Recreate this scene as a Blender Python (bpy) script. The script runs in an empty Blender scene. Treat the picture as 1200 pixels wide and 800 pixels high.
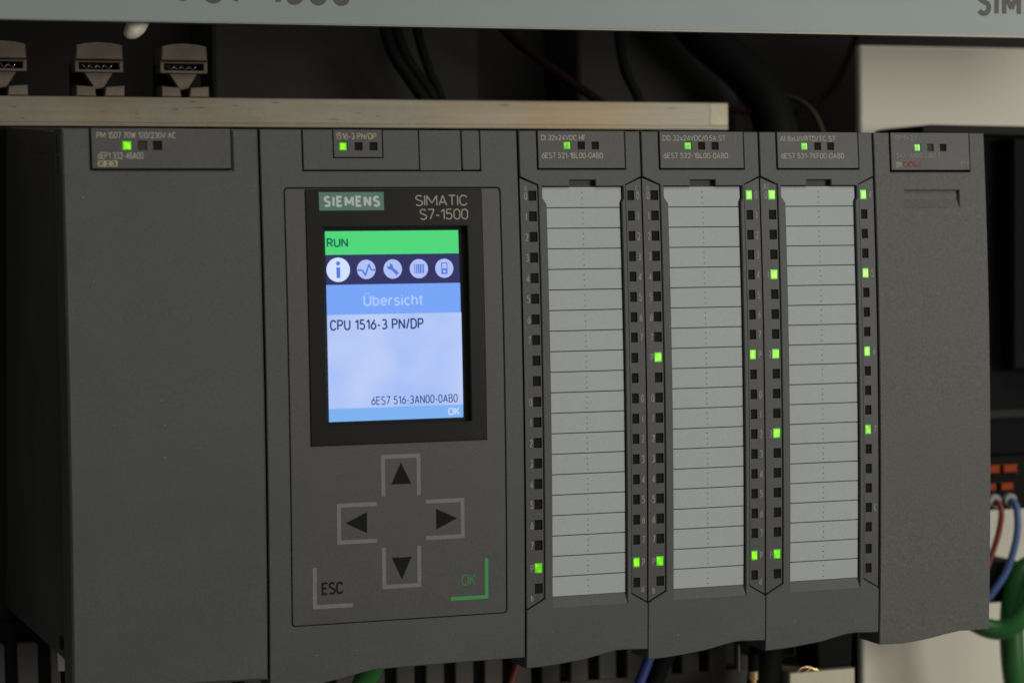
import bpy, bmesh, math, random
from mathutils import Vector, Matrix
from mathutils.geometry import tessellate_polygon
random.seed(7)
S = 0.001                                   # everything below is measured in millimetres
scene = bpy.context.scene
col = scene.collection

# ------------------------------------------------------------------ camera
CAMPOS = (-99.703, -600.757, 119.143)
YAW, PITCH, ROLL = -0.346, -0.043, 0.010
YAW, PITCH, ROLL = -0.3455, -0.0430, 0.0102
Rz = Matrix.Rotation(YAW, 3, 'Z'); Rx = Matrix.Rotation(PITCH, 3, 'X'); Ry = Matrix.Rotation(ROLL, 3, 'Y')
C = Rz @ Rx @ Ry                            # columns: right, forward, up
cd = bpy.data.cameras.new('camera'); cam = bpy.data.objects.new('camera', cd); col.objects.link(cam)
m = Matrix((C.col[0], C.col[2], -C.col[1])).transposed().to_4x4()
m.translation = Vector(CAMPOS) * S
cam.matrix_world = m
cd.sensor_fit = 'HORIZONTAL'; cd.sensor_width = 36; cd.lens = 36 * 2850 / 1200
cd.clip_start = 0.01; cd.clip_end = 20
cd.dof.use_dof = True; cd.dof.focus_distance = 0.655; cd.dof.aperture_fstop = 15
scene.camera = cam

# ------------------------------------------------------------------ world, added lights, exposure
w = bpy.data.worlds.new('World'); scene.world = w; w.use_nodes = True
w.node_tree.nodes['Background'].inputs[0].default_value = (1.0, .98, .93, 1)
w.node_tree.nodes['Background'].inputs[1].default_value = 0.12
def area(name, loc, target, size, power, color):
    l = bpy.data.lights.new(name, 'AREA'); l.shape = 'RECTANGLE'; l.size, l.size_y = size; l.energy = power; l.color = color
    o = bpy.data.objects.new(name, l); col.objects.link(o); o.location = loc
    o.rotation_euler = (Vector(target) - Vector(loc)).to_track_quat('-Z', 'Y').to_euler()
area('key_light', (1.15, -1.30, 0.27), (0.17, 0.0, 0.10), (0.6, 0.45), 13.8, (1.0, .975, .91))  # added key light, out of view, low at the front right and not overhead
area('top_fill_light', (0.25, -0.9, 1.4), (0.12, 0.0, 0.1), (0.8, 0.6), 7.2, (1.0, .985, .95))  # fill light added above, out of view, to brighten the tops of the fronts
scene.view_settings.view_transform = 'Standard'; scene.view_settings.look = 'None'
scene.view_settings.exposure = 0; scene.view_settings.gamma = 1
scene.render.engine = 'CYCLES'

# ------------------------------------------------------------------ materials
def lin(c):
    return tuple((v/255/12.92 if v/255 <= .04045 else ((v/255+.055)/1.055)**2.4) for v in c)
def mat(name, color, rough=.5, metal=0., bump=0., scale=2000., vary=0., vscale=40., speck=0., emit=None, strength=1., spec=.5, stretch=None):
    M = bpy.data.materials.new(name); M.use_nodes = True
    n = M.node_tree.nodes; l = M.node_tree.links; b = n['Principled BSDF']
    b.inputs['Base Color'].default_value = (*color, 1); b.inputs['Roughness'].default_value = rough
    b.inputs['Metallic'].default_value = metal; b.inputs['Specular IOR Level'].default_value = spec
    if emit:
        b.inputs['Emission Color'].default_value = (*emit, 1); b.inputs['Emission Strength'].default_value = strength
    if bump or vary or speck:
        tc = n.new('ShaderNodeTexCoord'); src = tc.outputs['Object']
        if stretch:
            mp = n.new('ShaderNodeMapping'); mp.inputs['Scale'].default_value = stretch; l.new(src, mp.inputs[0]); src = mp.outputs[0]
    if bump:
        t = n.new('ShaderNodeTexNoise'); t.inputs['Scale'].default_value = scale; t.inputs['Detail'].default_value = 3
        l.new(src, t.inputs[0])
        bp = n.new('ShaderNodeBump'); bp.inputs['Strength'].default_value = bump; bp.inputs['Distance'].default_value = .0002
        l.new(t.outputs[0], bp.inputs['Height']); l.new(bp.outputs[0], b.inputs['Normal'])
    cur = None
    if vary:
        t = n.new('ShaderNodeTexNoise'); t.inputs['Scale'].default_value = vscale; t.inputs['Detail'].default_value = 5; t.inputs['Roughness'].default_value = .6
        l.new(src, t.inputs[0])
        r = n.new('ShaderNodeMapRange'); r.inputs[1].default_value = .3; r.inputs[2].default_value = .7
        r.inputs[3].default_value = 1 - vary; r.inputs[4].default_value = 1 + vary
        l.new(t.outputs[0], r.inputs[0]); cur = r.outputs[0]
        rr = n.new('ShaderNodeMapRange'); rr.inputs[3].default_value = max(0, rough - .08); rr.inputs[4].default_value = min(1, rough + .08)
        l.new(t.outputs[0], rr.inputs[0]); l.new(rr.outputs[0], b.inputs['Roughness'])
    if speck:
        t = n.new('ShaderNodeTexNoise'); t.inputs['Scale'].default_value = 1700; t.inputs['Detail'].default_value = 2
        l.new(src, t.inputs[0])
        r = n.new('ShaderNodeMapRange'); r.inputs[1].default_value = .3; r.inputs[2].default_value = .7
        r.inputs[3].default_value = 1 - speck; r.inputs[4].default_value = 1 + speck
        l.new(t.outputs[0], r.inputs[0])
        if cur:
            mu = n.new('ShaderNodeMath'); mu.operation = 'MULTIPLY'; l.new(cur, mu.inputs[0]); l.new(r.outputs[0], mu.inputs[1]); cur = mu.outputs[0]
        else: cur = r.outputs[0]
    if cur:
        vm = n.new('ShaderNodeVectorMath'); vm.operation = 'SCALE'; vm.inputs[0].default_value = color
        l.new(cur, vm.inputs['Scale']); l.new(vm.outputs[0], b.inputs['Base Color'])
    return M
def glow(name, rgb, k=1.):
    M = mat(name, (.0, .0, .0), .6, emit=lin(rgb), strength=k, spec=.1); return M

PL   = mat('grey_plastic', (.065, .068, .067), .55, bump=.14, scale=2600, vary=.09, vscale=35, speck=.10, spec=.35)
PLT  = mat('worn_grey_plastic', (.084, .082, .074), .6, bump=.22, scale=2200, vary=.09, vscale=90, speck=.20, spec=.35)
PLK  = mat('plate_plastic', (.064, .064, .061), .5, bump=.12, scale=2500, vary=.07, vscale=90, speck=.10, spec=.35)
HS   = mat('housing_plastic', (.055, .055, .054), .6, bump=.3, scale=1200, vary=.15, vscale=30, spec=.25)
STR  = mat('led_strip_plastic', (.056, .056, .053), .5, bump=.2, scale=1500, speck=.08, spec=.35)
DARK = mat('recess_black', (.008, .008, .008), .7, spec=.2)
LENS = mat('dark_lens', (.010, .010, .009), .7, spec=.08)
LENSB= mat('dull_lens', (.035, .034, .022), .6, spec=.15)
BEZ  = mat('display_bezel_plastic', (.0125, .012, .0105), .3, spec=.18)
SHEET= mat('label_paper', (.385, .408, .410), .8, bump=.15, scale=900, vary=.03, vscale=30, speck=.03, spec=.2)
DOT  = mat('perforation_ink', (.05, .05, .05), .8)
PRT  = mat('pale_print', (.31, .295, .235), .7, speck=.2)
PRD  = mat('dim_print', (.22, .21, .17), .7, speck=.25)
PRB  = mat('buff_print', (.30, .27, .18), .7, speck=.3)
PRK  = mat('black_print', (.014, .014, .013), .8, spec=.05)
KEYL = mat('key_outline_print', (.155, .155, .148), .65, speck=.1)
GRN  = mat('green_print', (.035, .28, .06), .55)
GRD  = mat('dark_green_print', (.035, .15, .045), .55)
REDI = mat('red_marker_ink', (.16, .035, .02), .7)
TEAL = mat('teal_badge_print', (.075, .185, .155), .55, speck=.05)
BADG = mat('badge_lettering', (.50, .56, .48), .6)
BAN  = mat('banner_paint', (.225, .265, .258), .45, bump=.08, scale=500, vary=.03, vscale=12, speck=.02, spec=.35)
INK  = mat('banner_lettering', (.060, .057, .045), .6)
ALU  = mat('aluminium_rail', (.235, .205, .150), .5, metal=.5, bump=.25, scale=350, vary=.20, vscale=26, speck=.05, stretch=(.7, 1, 2.0))
n = ALU.node_tree.nodes; l = ALU.node_tree.links
tcr = n.new('ShaderNodeTexCoord'); mpr = n.new('ShaderNodeMapping'); mpr.inputs['Scale'].default_value = (1, 1, .4); tr = n.new('ShaderNodeTexNoise'); tr.inputs['Scale'].default_value = 19; tr.inputs['Detail'].default_value = 2
l.new(tcr.outputs['Object'], mpr.inputs[0]); l.new(mpr.outputs[0], tr.inputs[0])
cr = n.new('ShaderNodeValToRGB'); cr.color_ramp.elements[0].position = .42; cr.color_ramp.elements[1].position = .62
cr.color_ramp.elements[0].color = (1.05, 1.10, 1.15, 1); cr.color_ramp.elements[1].color = (1.12, 1.0, .84, 1); l.new(tr.outputs[0], cr.inputs[0])
vmr = n.new('ShaderNodeVectorMath'); vmr.operation = 'MULTIPLY'; src_ = n['Principled BSDF'].inputs['Base Color'].links[0].from_socket
l.new(src_, vmr.inputs[0]); l.new(cr.outputs[0], vmr.inputs[1]); l.new(vmr.outputs[0], n['Principled BSDF'].inputs['Base Color'])
# fine scratches drawn along the rail
ms = n.new('ShaderNodeMapping'); ms.inputs['Scale'].default_value = (22, 1, 900); ts = n.new('ShaderNodeTexNoise'); ts.inputs['Scale'].default_value = 1.0; ts.inputs['Detail'].default_value = 3
l.new(tcr.outputs['Object'], ms.inputs[0]); l.new(ms.outputs[0], ts.inputs[0])
rs_ = n.new('ShaderNodeMapRange'); rs_.inputs[1].default_value = .3; rs_.inputs[2].default_value = .7; rs_.inputs[3].default_value = .90; rs_.inputs[4].default_value = 1.08
l.new(ts.outputs[0], rs_.inputs[0]); vs_ = n.new('ShaderNodeVectorMath'); vs_.operation = 'SCALE'; l.new(vmr.outputs[0], vs_.inputs[0]); l.new(rs_.outputs[0], vs_.inputs['Scale']); l.new(vs_.outputs[0], n['Principled BSDF'].inputs['Base Color'])
EDGE = mat('bare_metal_edge', (.20, .185, .15), .5, metal=.5, vary=.2, vscale=30)
STL  = mat('clamp_steel', (.17, .135, .10), .5, metal=.4, bump=.3, scale=500, vary=.25, vscale=120)
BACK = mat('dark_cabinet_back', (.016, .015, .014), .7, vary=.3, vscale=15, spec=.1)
BOX  = mat('dark_housing', (.026, .025, .023), .7, vary=.2, vscale=20, spec=.1)
WALL = mat('cream_sheet_metal', (.62, .585, .475), .5, bump=.06, scale=200, vary=.05, vscale=9, spec=.3)
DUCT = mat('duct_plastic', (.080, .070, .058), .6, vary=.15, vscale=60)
BLK  = mat('black_rubber', (.006, .006, .006), .65, spec=.07)
RED  = mat('red_insulation', (.16, .025, .018), .5, bump=.1, scale=900)
DRED = mat('dark_red_insulation', (.009, .0035, .0035), .8, spec=.05)
BLUE = mat('blue_insulation', (.055, .10, .24), .45, bump=.1, scale=900)
BLUL = mat('bright_blue_insulation', (.04, .06, .26), .4)
GRC  = mat('green_cable_sheath', (.018, .115, .022), .38, bump=.1, scale=300)
GRL  = mat('bright_green_sheath', (.03, .20, .03), .4)
OLV  = mat('olive_insulation', (.022, .022, .006), .8)
ORG  = mat('orange_lever_plastic', (.25, .040, .006), .6, spec=.1)
WHT  = mat('white_plastic', (.62, .58, .48), .5)
FER  = mat('ferrule_plastic', (.26, .255, .24), .45)
GREYC= mat('cream_connector', (.50, .45, .33), .4, metal=.25, vary=.08, vscale=60)
BRASS= mat('brass', (.78, .52, .25), .3, metal=.9, bump=.2, scale=1500)
SILV = mat('bright_steel', (.7, .7, .68), .25, metal=.9)

# green lamp lens: brighter core, darker rim and streaks
def lampmat(name, a, b_, k):
    M = bpy.data.materials.new(name); M.use_nodes = True
    n = M.node_tree.nodes; l = M.node_tree.links; p = n['Principled BSDF']
    p.inputs['Base Color'].default_value = (.02, .08, .01, 1); p.inputs['Roughness'].default_value = .3
    tc = n.new('ShaderNodeTexCoord'); t = n.new('ShaderNodeTexNoise'); t.inputs['Scale'].default_value = 900; t.inputs['Detail'].default_value = 1
    mp = n.new('ShaderNodeMapping'); mp.inputs['Scale'].default_value = (1, 1, .6); l.new(tc.outputs['Object'], mp.inputs[0]); l.new(mp.outputs[0], t.inputs[0])
    r = n.new('ShaderNodeValToRGB'); r.color_ramp.elements[0].position = .36; r.color_ramp.elements[1].position = .62
    r.color_ramp.elements[0].color = (*lin(a), 1); r.color_ramp.elements[1].color = (*lin(b_), 1)
    l.new(t.outputs[0], r.inputs[0]); l.new(r.outputs[0], p.inputs['Emission Color']); p.inputs['Emission Strength'].default_value = k
    return M
LIT  = lampmat('lit_green_lens', (95, 222, 5), (165, 250, 40), 1.1)
LITR = lampmat('lit_lens_rim', (55, 165, 5), (95, 205, 15), 1.0)
LITY = lampmat('lit_yellow_green_lens', (95, 190, 10), (180, 235, 35), 1.0)

# ------------------------------------------------------------------ geometry helpers
def bul(z): return 3.58 * ((z - 55) / 92.0) ** 2          # the fronts lean back towards the top: gentle bow
def area2(p): return sum(p[i][0]*p[(i+1)%len(p)][1] - p[(i+1)%len(p)][0]*p[i][1] for i in range(len(p)))
def ccw(p): return list(p) if area2(p) > 0 else list(reversed(p))
def inset(p, d):
    p = ccw(p); n = len(p); out = []
    for i in range(n):
        a, b, c = Vector(p[i-1]), Vector(p[i]), Vector(p[(i+1) % n])
        e1, e2 = (b-a).normalized(), (c-b).normalized()
        n1, n2 = Vector((-e1.y, e1.x)), Vector((-e2.y, e2.x))
        q = n1 + n2
        k = d / max(.3, (1 + n1.dot(n2)))
        out.append(tuple(b + q * k))
    return out
def rrect(x0, x1, z0, z1, r=1., n=4):
    pts = []
    for cx, cz, a0 in ((x1-r, z0+r, -90), (x1-r, z1-r, 0), (x0+r, z1-r, 90), (x0+r, z0+r, 180)):
        for k in range(n+1):
            a = math.radians(a0 + 90*k/n); pts.append((cx + r*math.cos(a), cz + r*math.sin(a)))
    return pts
def rect(x0, x1, z0, z1): return [(x0, z0), (x1, z0), (x1, z1), (x0, z1)]
class B:
    def __init__(s): s.bm = bmesh.new()
    def prism(s, outer, y0, y1, holes=(), c=.15, back=True):
        """outline in x,z; front at y0 (towards the viewer), back at y1; chamfer c round the front"""
        bm = s.bm; loops = [ccw(outer)] + [ccw(h) for h in holes]
        ins = [inset(loops[0], c)] + [inset(h, -c) for h in loops[1:]]
        def ring(pts, y): return [bm.verts.new((p[0], y, p[1])) for p in pts]
        F = [ring(p, y0) for p in ins]; M_ = [ring(p, y0 + c) for p in loops] if c > 0 else F
        K = [ring(p, y1) for p in loops]
        for sets in ((F, M_), (M_, K)) if c > 0 else ((F, K),):
            for A, Bq in zip(*sets):
                n = len(A)
                for i in range(n): bm.faces.new((A[i], A[(i+1)%n], Bq[(i+1)%n], Bq[i]))
        for R_, pts in ((F, ins),) + (((K, loops),) if back else ()):
            flat = [v for r in R_ for v in r]
            for t in tessellate_polygon([[Vector((x, z, 0)) for x, z in q] for q in pts]):
                try: bm.faces.new([flat[i] for i in t])
                except ValueError: pass
        return s
    def box(s, x0, x1, y0, y1, z0, z1, c=0.): return s.prism(rect(x0, x1, z0, z1), y0, y1, c=c)
    def hull(s, pts8):
        """8 corners: front quad then back quad, same order"""
        v = [s.bm.verts.new(p) for p in pts8]
        for f in ((0,1,2,3), (7,6,5,4), (0,4,5,1), (1,5,6,2), (2,6,7,3), (3,7,4,0)): s.bm.faces.new([v[i] for i in f])
        return s
    def sheet(s, pts, y):
        v = [s.bm.verts.new((p[0], y, p[1])) for p in ccw(pts)]; s.bm.faces.new(v); return s
    def disc(s, cx, cz, r, y, n=24): return s.sheet([(cx + r*math.cos(2*math.pi*k/n), cz + r*math.sin(2*math.pi*k/n)) for k in range(n)], y)
    def line(s, pts, t, y):
        for a, b in zip(pts, pts[1:]):
            a, b = Vector(a), Vector(b); d = (b-a).normalized(); q = Vector((-d.y, d.x))*t/2; e = d*t/2*0
            s.sheet([tuple(a-q-e), tuple(b-q+e), tuple(b+q+e), tuple(a+q-e)], y)
        return s
    def tube(s, path, r, n=12, caps=True, rs=None):
        bm = s.bm; P = [Vector(p) for p in path]
        # catmull-rom smoothing
        Q = []; R = []
        rr = rs or [r]*len(P)
        for i in range(len(P)-1):
            p0, p1, p2, p3 = P[max(0, i-1)], P[i], P[i+1], P[min(len(P)-1, i+2)]
            for k in range(6):
                t = k/6; Q.append(.5*((2*p1) + (-p0+p2)*t + (2*p0-5*p1+4*p2-p3)*t*t + (-p0+3*p1-3*p2+p3)*t**3)); R.append(rr[i]*(1-t)+rr[i+1]*t)
        Q.append(P[-1]); R.append(rr[-1])
        up = Vector((.31, .77, .2)); rings = []
        for i, q in enumerate(Q):
            d = (Q[min(i+1, len(Q)-1)] - Q[max(0, i-1)]).normalized()
            a = d.cross(up)
            if a.length < 1e-3: a = d.cross(Vector((1, 0, 0)))
            a.normalize(); b = d.cross(a); up = -a.cross(d) if False else up
            rings.append([bm.verts.new(q + (a*math.cos(2*math.pi*k/n) + b*math.sin(2*math.pi*k/n))*R[i]) for k in range(n)])
        for A, Bq in zip(rings, rings[1:]):
            for k in range(n):
                f = bm.faces.new((A[k], A[(k+1)%n], Bq[(k+1)%n], Bq[k])); f.smooth = True
        if caps: bm.faces.new(rings[0]); bm.faces.new(rings[-1])
        return s
    def lathe(s, cx, cy, prof, n=20):
        """profile (radius, z) about a vertical axis"""
        rings = [[s.bm.verts.new((cx + r*math.cos(2*math.pi*k/n), cy + r*math.sin(2*math.pi*k/n), z)) for k in range(n)] for r, z in prof]
        for A, Bq in zip(rings, rings[1:]):
            for k in range(n): s.bm.faces.new((A[k], A[(k+1)%n], Bq[(k+1)%n], Bq[k]))
        s.bm.faces.new(rings[0]); s.bm.faces.new(rings[-1]); return s
    def merge_mesh(s, me): s.bm.from_mesh(me); return s
    def make(s, name, material, parent=None, bend=True, org=None, normals=True, **props):
        bm = s.bm
        zs = [v.co.z for v in bm.verts]
        if bend and max(zs) - min(zs) > 14:
            z = math.floor(min(zs)/9)*9 + 9
            while z < max(zs) - .5:
                bmesh.ops.bisect_plane(bm, geom=bm.verts[:] + bm.edges[:] + bm.faces[:], plane_co=(0, 0, z), plane_no=(0, 0, 1), dist=1e-4); z += 9
        if bend:
            for v in bm.verts: v.co.y += bul(v.co.z) * max(0., 1 - max(0., v.co.y)/60.)
        if normals: bmesh.ops.recalc_face_normals(bm, faces=bm.faces[:])
        if org is None: org = (0, 0, 0) if not parent else tuple(parent['org_mm'])
        for v in bm.verts: v.co = (v.co - Vector(org)) * S
        me = bpy.data.meshes.new(name); bm.to_mesh(me); bm.free()
        me.materials.append(material)
        o = bpy.data.objects.new(name, me); col.objects.link(o)
        if parent: o.parent = parent
        else: o.location = Vector(org) * S
        o['org_mm'] = org
        for k, v in props.items(): o[k] = v
        return o
def thing(name, label, cat, org, group=None):
    o = bpy.data.objects.new(name, None); col.objects.link(o); o.empty_display_size = .01
    o.location = Vector(org) * S; o['org_mm'] = org; o['label'] = label; o['category'] = cat
    if group: o['group'] = group
    return o
def arc(cx, cz, rx, rz, a0, a1, n=8):
    return [(cx + rx*math.cos(math.radians(a0+(a1-a0)*k/n)), cz + rz*math.sin(math.radians(a0+(a1-a0)*k/n))) for k in range(n+1)]
def oval(w, z0=0., z1=1., r=.3):                              # closed round-ended outline
    return arc(w-w/2, z1-r, w/2, r, 0, 180, 10) + arc(w/2, z0+r, w/2, r, 180, 360, 10) + [(w, z1-r)]
# single-line lettering: glyph -> (width, strokes), capital height 1
GL = {
 '0': (.5, [oval(.5)]), 'O': (.62, [oval(.62, r=.38)]),
 '1': (.26, [[(0, .76), (.26, 1), (.26, 0)]]),
 '2': (.5, [arc(.25, .73, .24, .27, 165, -20, 10) + [(.02, 0), (.5, 0)]]),
 '3': (.5, [arc(.24, .75, .22, .25, 150, -90, 9) + arc(.23, .26, .26, .26, 90, -150, 10)]),
 '4': (.52, [[(.4, 0), (.4, 1), (0, .24), (.52, .24)]]),
 '5': (.5, [[(.46, 1), (.08, 1), (.04, .54)] + arc(.23, .31, .26, .31, 115, -150, 12)]),
 '6': (.5, [[(.40, 1), (.01, .38)], oval(.5, 0, .62, .29)]),
 '7': (.48, [[(0, 1), (.48, 1), (.14, 0)]]),
 '8': (.5, [oval(.5, 0, .54, .25), [(x*.86+.035, z) for x, z in oval(.5, .54, 1, .22)]]),
 '9': (.5, [[(.10, 0), (.49, .62)], oval(.5, .38, 1, .29)]),
 'A': (.6, [[(0, 0), (.3, 1), (.6, 0)], [(.1, .3), (.5, .3)]]),
 'B': (.52, [[(0, 0), (0, 1)], [(0, 1), (.28, 1)] + arc(.28, .77, .2, .23, 90, -90) + [(0, .54)], [(0, .54), (.28, .54)] + arc(.28, .27, .24, .27, 90, -90) + [(0, 0)]]),
 'C': (.56, [arc(.3, .64, .29, .36, 25, 180) + arc(.3, .36, .29, .36, 180, 335)]),
 'D': (.56, [[(0, 0), (0, 1), (.22, 1)] + arc(.22, .64, .34, .36, 90, 0) + arc(.22, .36, .34, .36, 0, -90) + [(0, 0)]]),
 'E': (.48, [[(.48, 1), (0, 1), (0, 0), (.48, 0)], [(0, .52), (.42, .52)]]),
 'F': (.46, [[(.46, 1), (0, 1), (0, 0)], [(0, .5), (.4, .5)]]),
 'H': (.54, [[(0, 0), (0, 1)], [(.54, 0), (.54, 1)], [(0, .52), (.54, .52)]]),
 'I': (.0, [[(0, 0), (0, 1)]]), '|': (.0, [[(0, 0), (0, 1)]]),
 'K': (.52, [[(0, 0), (0, 1)], [(.5, 1), (.04, .42)], [(.18, .58), (.52, 0)]]),
 'L': (.44, [[(0, 1), (0, 0), (.44, 0)]]),
 'M': (.78, [[(0, 0), (0, 1), (.39, .22), (.78, 1), (.78, 0)]]),
 'N': (.58, [[(0, 0), (0, 1), (.58, 0), (.58, 1)]]),
 'P': (.52, [[(0, 0), (0, 1), (.28, 1)] + arc(.28, .735, .24, .265, 90, -90) + [(0, .47)]]),
 'Q': (.62, [oval(.62, r=.38), [(.4, .22), (.62, -.05)]]),
 'R': (.54, [[(0, 0), (0, 1), (.28, 1)] + arc(.28, .745, .24, .255, 90, -90) + [(0, .49)], [(.28, .49), (.54, 0)]]),
 'S': (.54, [arc(.27, .755, .25, .245, 30, 215, 9) + arc(.27, .245, .27, .265, 35, -150, 9)]),
 'T': (.54, [[(0, 1), (.54, 1)], [(.27, 1), (.27, 0)]]),
 'U': (.56, [[(0, 1), (0, .3)] + arc(.28, .3, .28, .3, 180, 360) + [(.56, 1)]]),
 'V': (.58, [[(0, 1), (.29, 0), (.58, 1)]]),
 'W': (.8, [[(0, 1), (.2, 0), (.4, .95), (.6, 0), (.8, 1)]]),
 'X': (.54, [[(0, 0), (.54, 1)], [(0, 1), (.54, 0)]]),
 'Y': (.56, [[(0, 1), (.28, .48), (.28, 0)], [(.56, 1), (.28, .48)]]),
 '\u00dc': (.56, [[(0, 1), (0, .3)] + arc(.28, .3, .28, .3, 180, 360) + [(.56, 1)], [(.16, 1.19), (.16, 1.28)], [(.40, 1.19), (.40, 1.28)]]),
 '-': (.26, [[(0, .38), (.26, .38)]]), '/': (.3, [[(0, -.04), (.3, 1.04)]]), '.': (.0, [[(0, -.05), (0, .07)]]), ' ': (.16, []),
 'a': (.42, [arc(.21, .5, .2, .22, 155, 0) + [(.41, 0)], oval(.41, 0, .44, .2)]),
 'b': (.44, [[(0, 0), (0, 1)], oval(.44, 0, .72, .3)]),
 'd': (.44, [[(.44, 0), (.44, 1)], oval(.44, 0, .72, .3)]),
 'c': (.42, [arc(.23, .36, .22, .36, 45, 315, 12)]),
 'e': (.46, [[(.02, .38), (.45, .38)] + arc(.23, .37, .22, .36, 5, 320, 14)]),
 'h': (.42, [[(0, 0), (0, 1)], [(0, .5)] + arc(.21, .5, .21, .22, 170, 0) + [(.42, 0)]]),
 'i': (.0, [[(0, 0), (0, .72)], [(0, .9), (0, 1)]]),
 'r': (.26, [[(0, 0), (0, .72)], arc(.24, .46, .24, .26, 180, 80, 6)]),
 's': (.40, [arc(.2, .54, .18, .18, 35, 220, 8) + arc(.2, .18, .2, .19, 40, -150, 8)]),
 't': (.24, [[(.1, .95), (.1, .16)] + arc(.22, .14, .12, .14, 180, 270, 4), [(-.04, .72), (.24, .72)]]),
 'x': (.42, [[(0, 0), (.42, .72)], [(0, .72), (.42, 0)]]),
}
def ribbon(bm, pts, t, y):
    P = [Vector(pts[0])]
    for q in pts[1:]:
        q = Vector(q)
        if (q - P[-1]).length > 1e-4: P.append(q)
    for i in range(1, len(P)-1):
        if (P[i]-P[i-1]).normalized().dot((P[i+1]-P[i]).normalized()) < -.3:
            ribbon(bm, P[:i+1], t, y); ribbon(bm, P[i:], t, y - .0015); return
    closed = len(P) > 3 and (P[0]-P[-1]).length < t*.3
    if closed: P.pop() if (P[0]-P[-1]).length < 1e-3 else None
    n = len(P); A = []; Bq = []
    for i in range(n):
        if closed: e1 = (P[i]-P[i-1]).normalized(); e2 = (P[(i+1) % n]-P[i]).normalized()
        else:
            e1 = (P[i]-P[max(i-1, 0)]) if i > 0 else (P[1]-P[0]); e2 = (P[min(i+1, n-1)]-P[i]) if i < n-1 else (P[-1]-P[-2])
            e1.normalize(); e2.normalize()
        n1 = Vector((-e1.y, e1.x)); n2 = Vector((-e2.y, e2.x)); q = (n1+n2) / max(.45, 1 + n1.dot(n2)) * t/2
        A.append(bm.verts.new((P[i].x+q.x, y, P[i].y+q.y))); Bq.append(bm.verts.new((P[i].x-q.x, y, P[i].y-q.y)))
    for i in range(n if closed else n-1):
        j = (i+1) % n
        bm.faces.new((A[i], A[j], Bq[j], Bq[i]))
def put(b, s, x0, x1, z0, z1, y=-.06, t=None, gap=.2):
    """single-line lettering fitted to the box; t is the stroke width"""
    h = z1 - z0; t = t or h*.155
    if any(c.islower() or c == '\u00dc' for c in s) and not any(c.isupper() or c.isdigit() for c in s.replace('\u00dc', '')) and '\u00dc' not in s and not set(s) & set('bdht'): hh = (h - t)/.72
    elif '\u00dc' in s: hh = (h - t)/1.28
    else: hh = h - t
    W_ = sum(GL[c][0] for c in s) + gap*(len(s)-1)
    kx = (x1 - x0 - t) / max(W_, .001) if W_ > .01 else 1
    if len(s) == 1 and s in '1I|': kx = min(kx, hh)
    x = x0 + t/2; k = 0
    for c in s:
        w_, strokes = GL[c]
        for st_ in strokes:
            ribbon(b.bm, [(x + p[0]*kx, z0 + t/2 + p[1]*hh) for p in st_], t, y - .003*k); k = (k+1) % 6
        x += (w_ + gap)*kx
    return b

# ------------------------------------------------------------------ the setting behind
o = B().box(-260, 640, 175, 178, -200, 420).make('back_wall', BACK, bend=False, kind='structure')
o = B().prism([(288.5, -160), (640, -160), (640, 182), (288.5, 182)], 130, 133, c=.6).make('side_wall', WALL, bend=False, kind='structure')

# dark equipment seen as soft shapes between banner and rail
def housing(x0, x1, y0, z0, z1, label):
    t = thing('equipment_housing', label, 'housing', ((x0+x1)/2, y0, z0), 'dark housings behind the cables')
    B().prism(rrect(x0, x1, z0, z1, 1.2, 3), y0, y0+30, c=1).make('casing', BOX, t, bend=False)
    B().box(x0+4, x1-4, y0-.6, y0-.01, z1-9, z1-7.5).make('rib', BACK, t, bend=False)
    return t
housing(70, 157, 141, 120, 214, 'widest dim grey housing, right of the metal cable clamps, behind the rail')
housing(192, 249, 143, 120, 214, 'dim grey housing behind the thin hanging black cable, above the rail')

# ------------------------------------------------------------------ banner
t = thing('sign_panel', 'pale blue-grey sign panel with dark lettering running across above the modules', 'sign', (120, 20, 175))
o = B().hull([(-80, 20, 174.9), (420, 20, 176.9), (420, 20, 260), (-80, 20, 260), (-80, 22, 174.9), (420, 22, 176.9), (420, 22, 260), (-80, 22, 260)]).make('panel_face', BAN, t, bend=False)
B().hull([(-80, 20.1, 174.78), (420, 20.1, 176.0), (420, 20.1, 176.88), (-80, 20.1, 174.88), (-80, 24, 174.78), (420, 24, 176.0), (420, 24, 176.88), (-80, 24, 174.88)]).make('lower_edge', EDGE, t, bend=False)
def banz(x): return 174.9 + (x + 80)*2/500
bb = B()
put(bb, 'SIMATIC', 3.0, 36.9, 180.6, 188.4, 19.9, t=1.45, gap=.38)
put(bb, 'S7-1500', 40.0, 79.4, 180.25, 188.1, 19.9, t=1.45, gap=.40)
put(bb, 'SIMATIC', 267.9, 303.6, 181.8, 189.9, 19.9, t=1.45, gap=.41)
bb.make('lettering', INK, t, bend=False, kind='stuff')

# ------------------------------------------------------------------ mounting rail
t = thing('mounting_rail', 'bare aluminium mounting rail running behind the tops of the modules', 'rail', (90, 100, 150))
B().prism([(-120, 152.9), (225.8, 152.9), (225.8, 160.6), (-120, 160.6)], 100, 118, c=.25).make('rail_face', ALU, t, bend=False)
B().box(-120, 225.5, 99.2, 100.5, 152.0, 153.3, c=.2).make('rail_lip', ALU, t, bend=False)
B().box(-120, 225.0, 119.5, 124, -2, 151.9).make('rail_web', BOX, t, bend=False)

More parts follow.
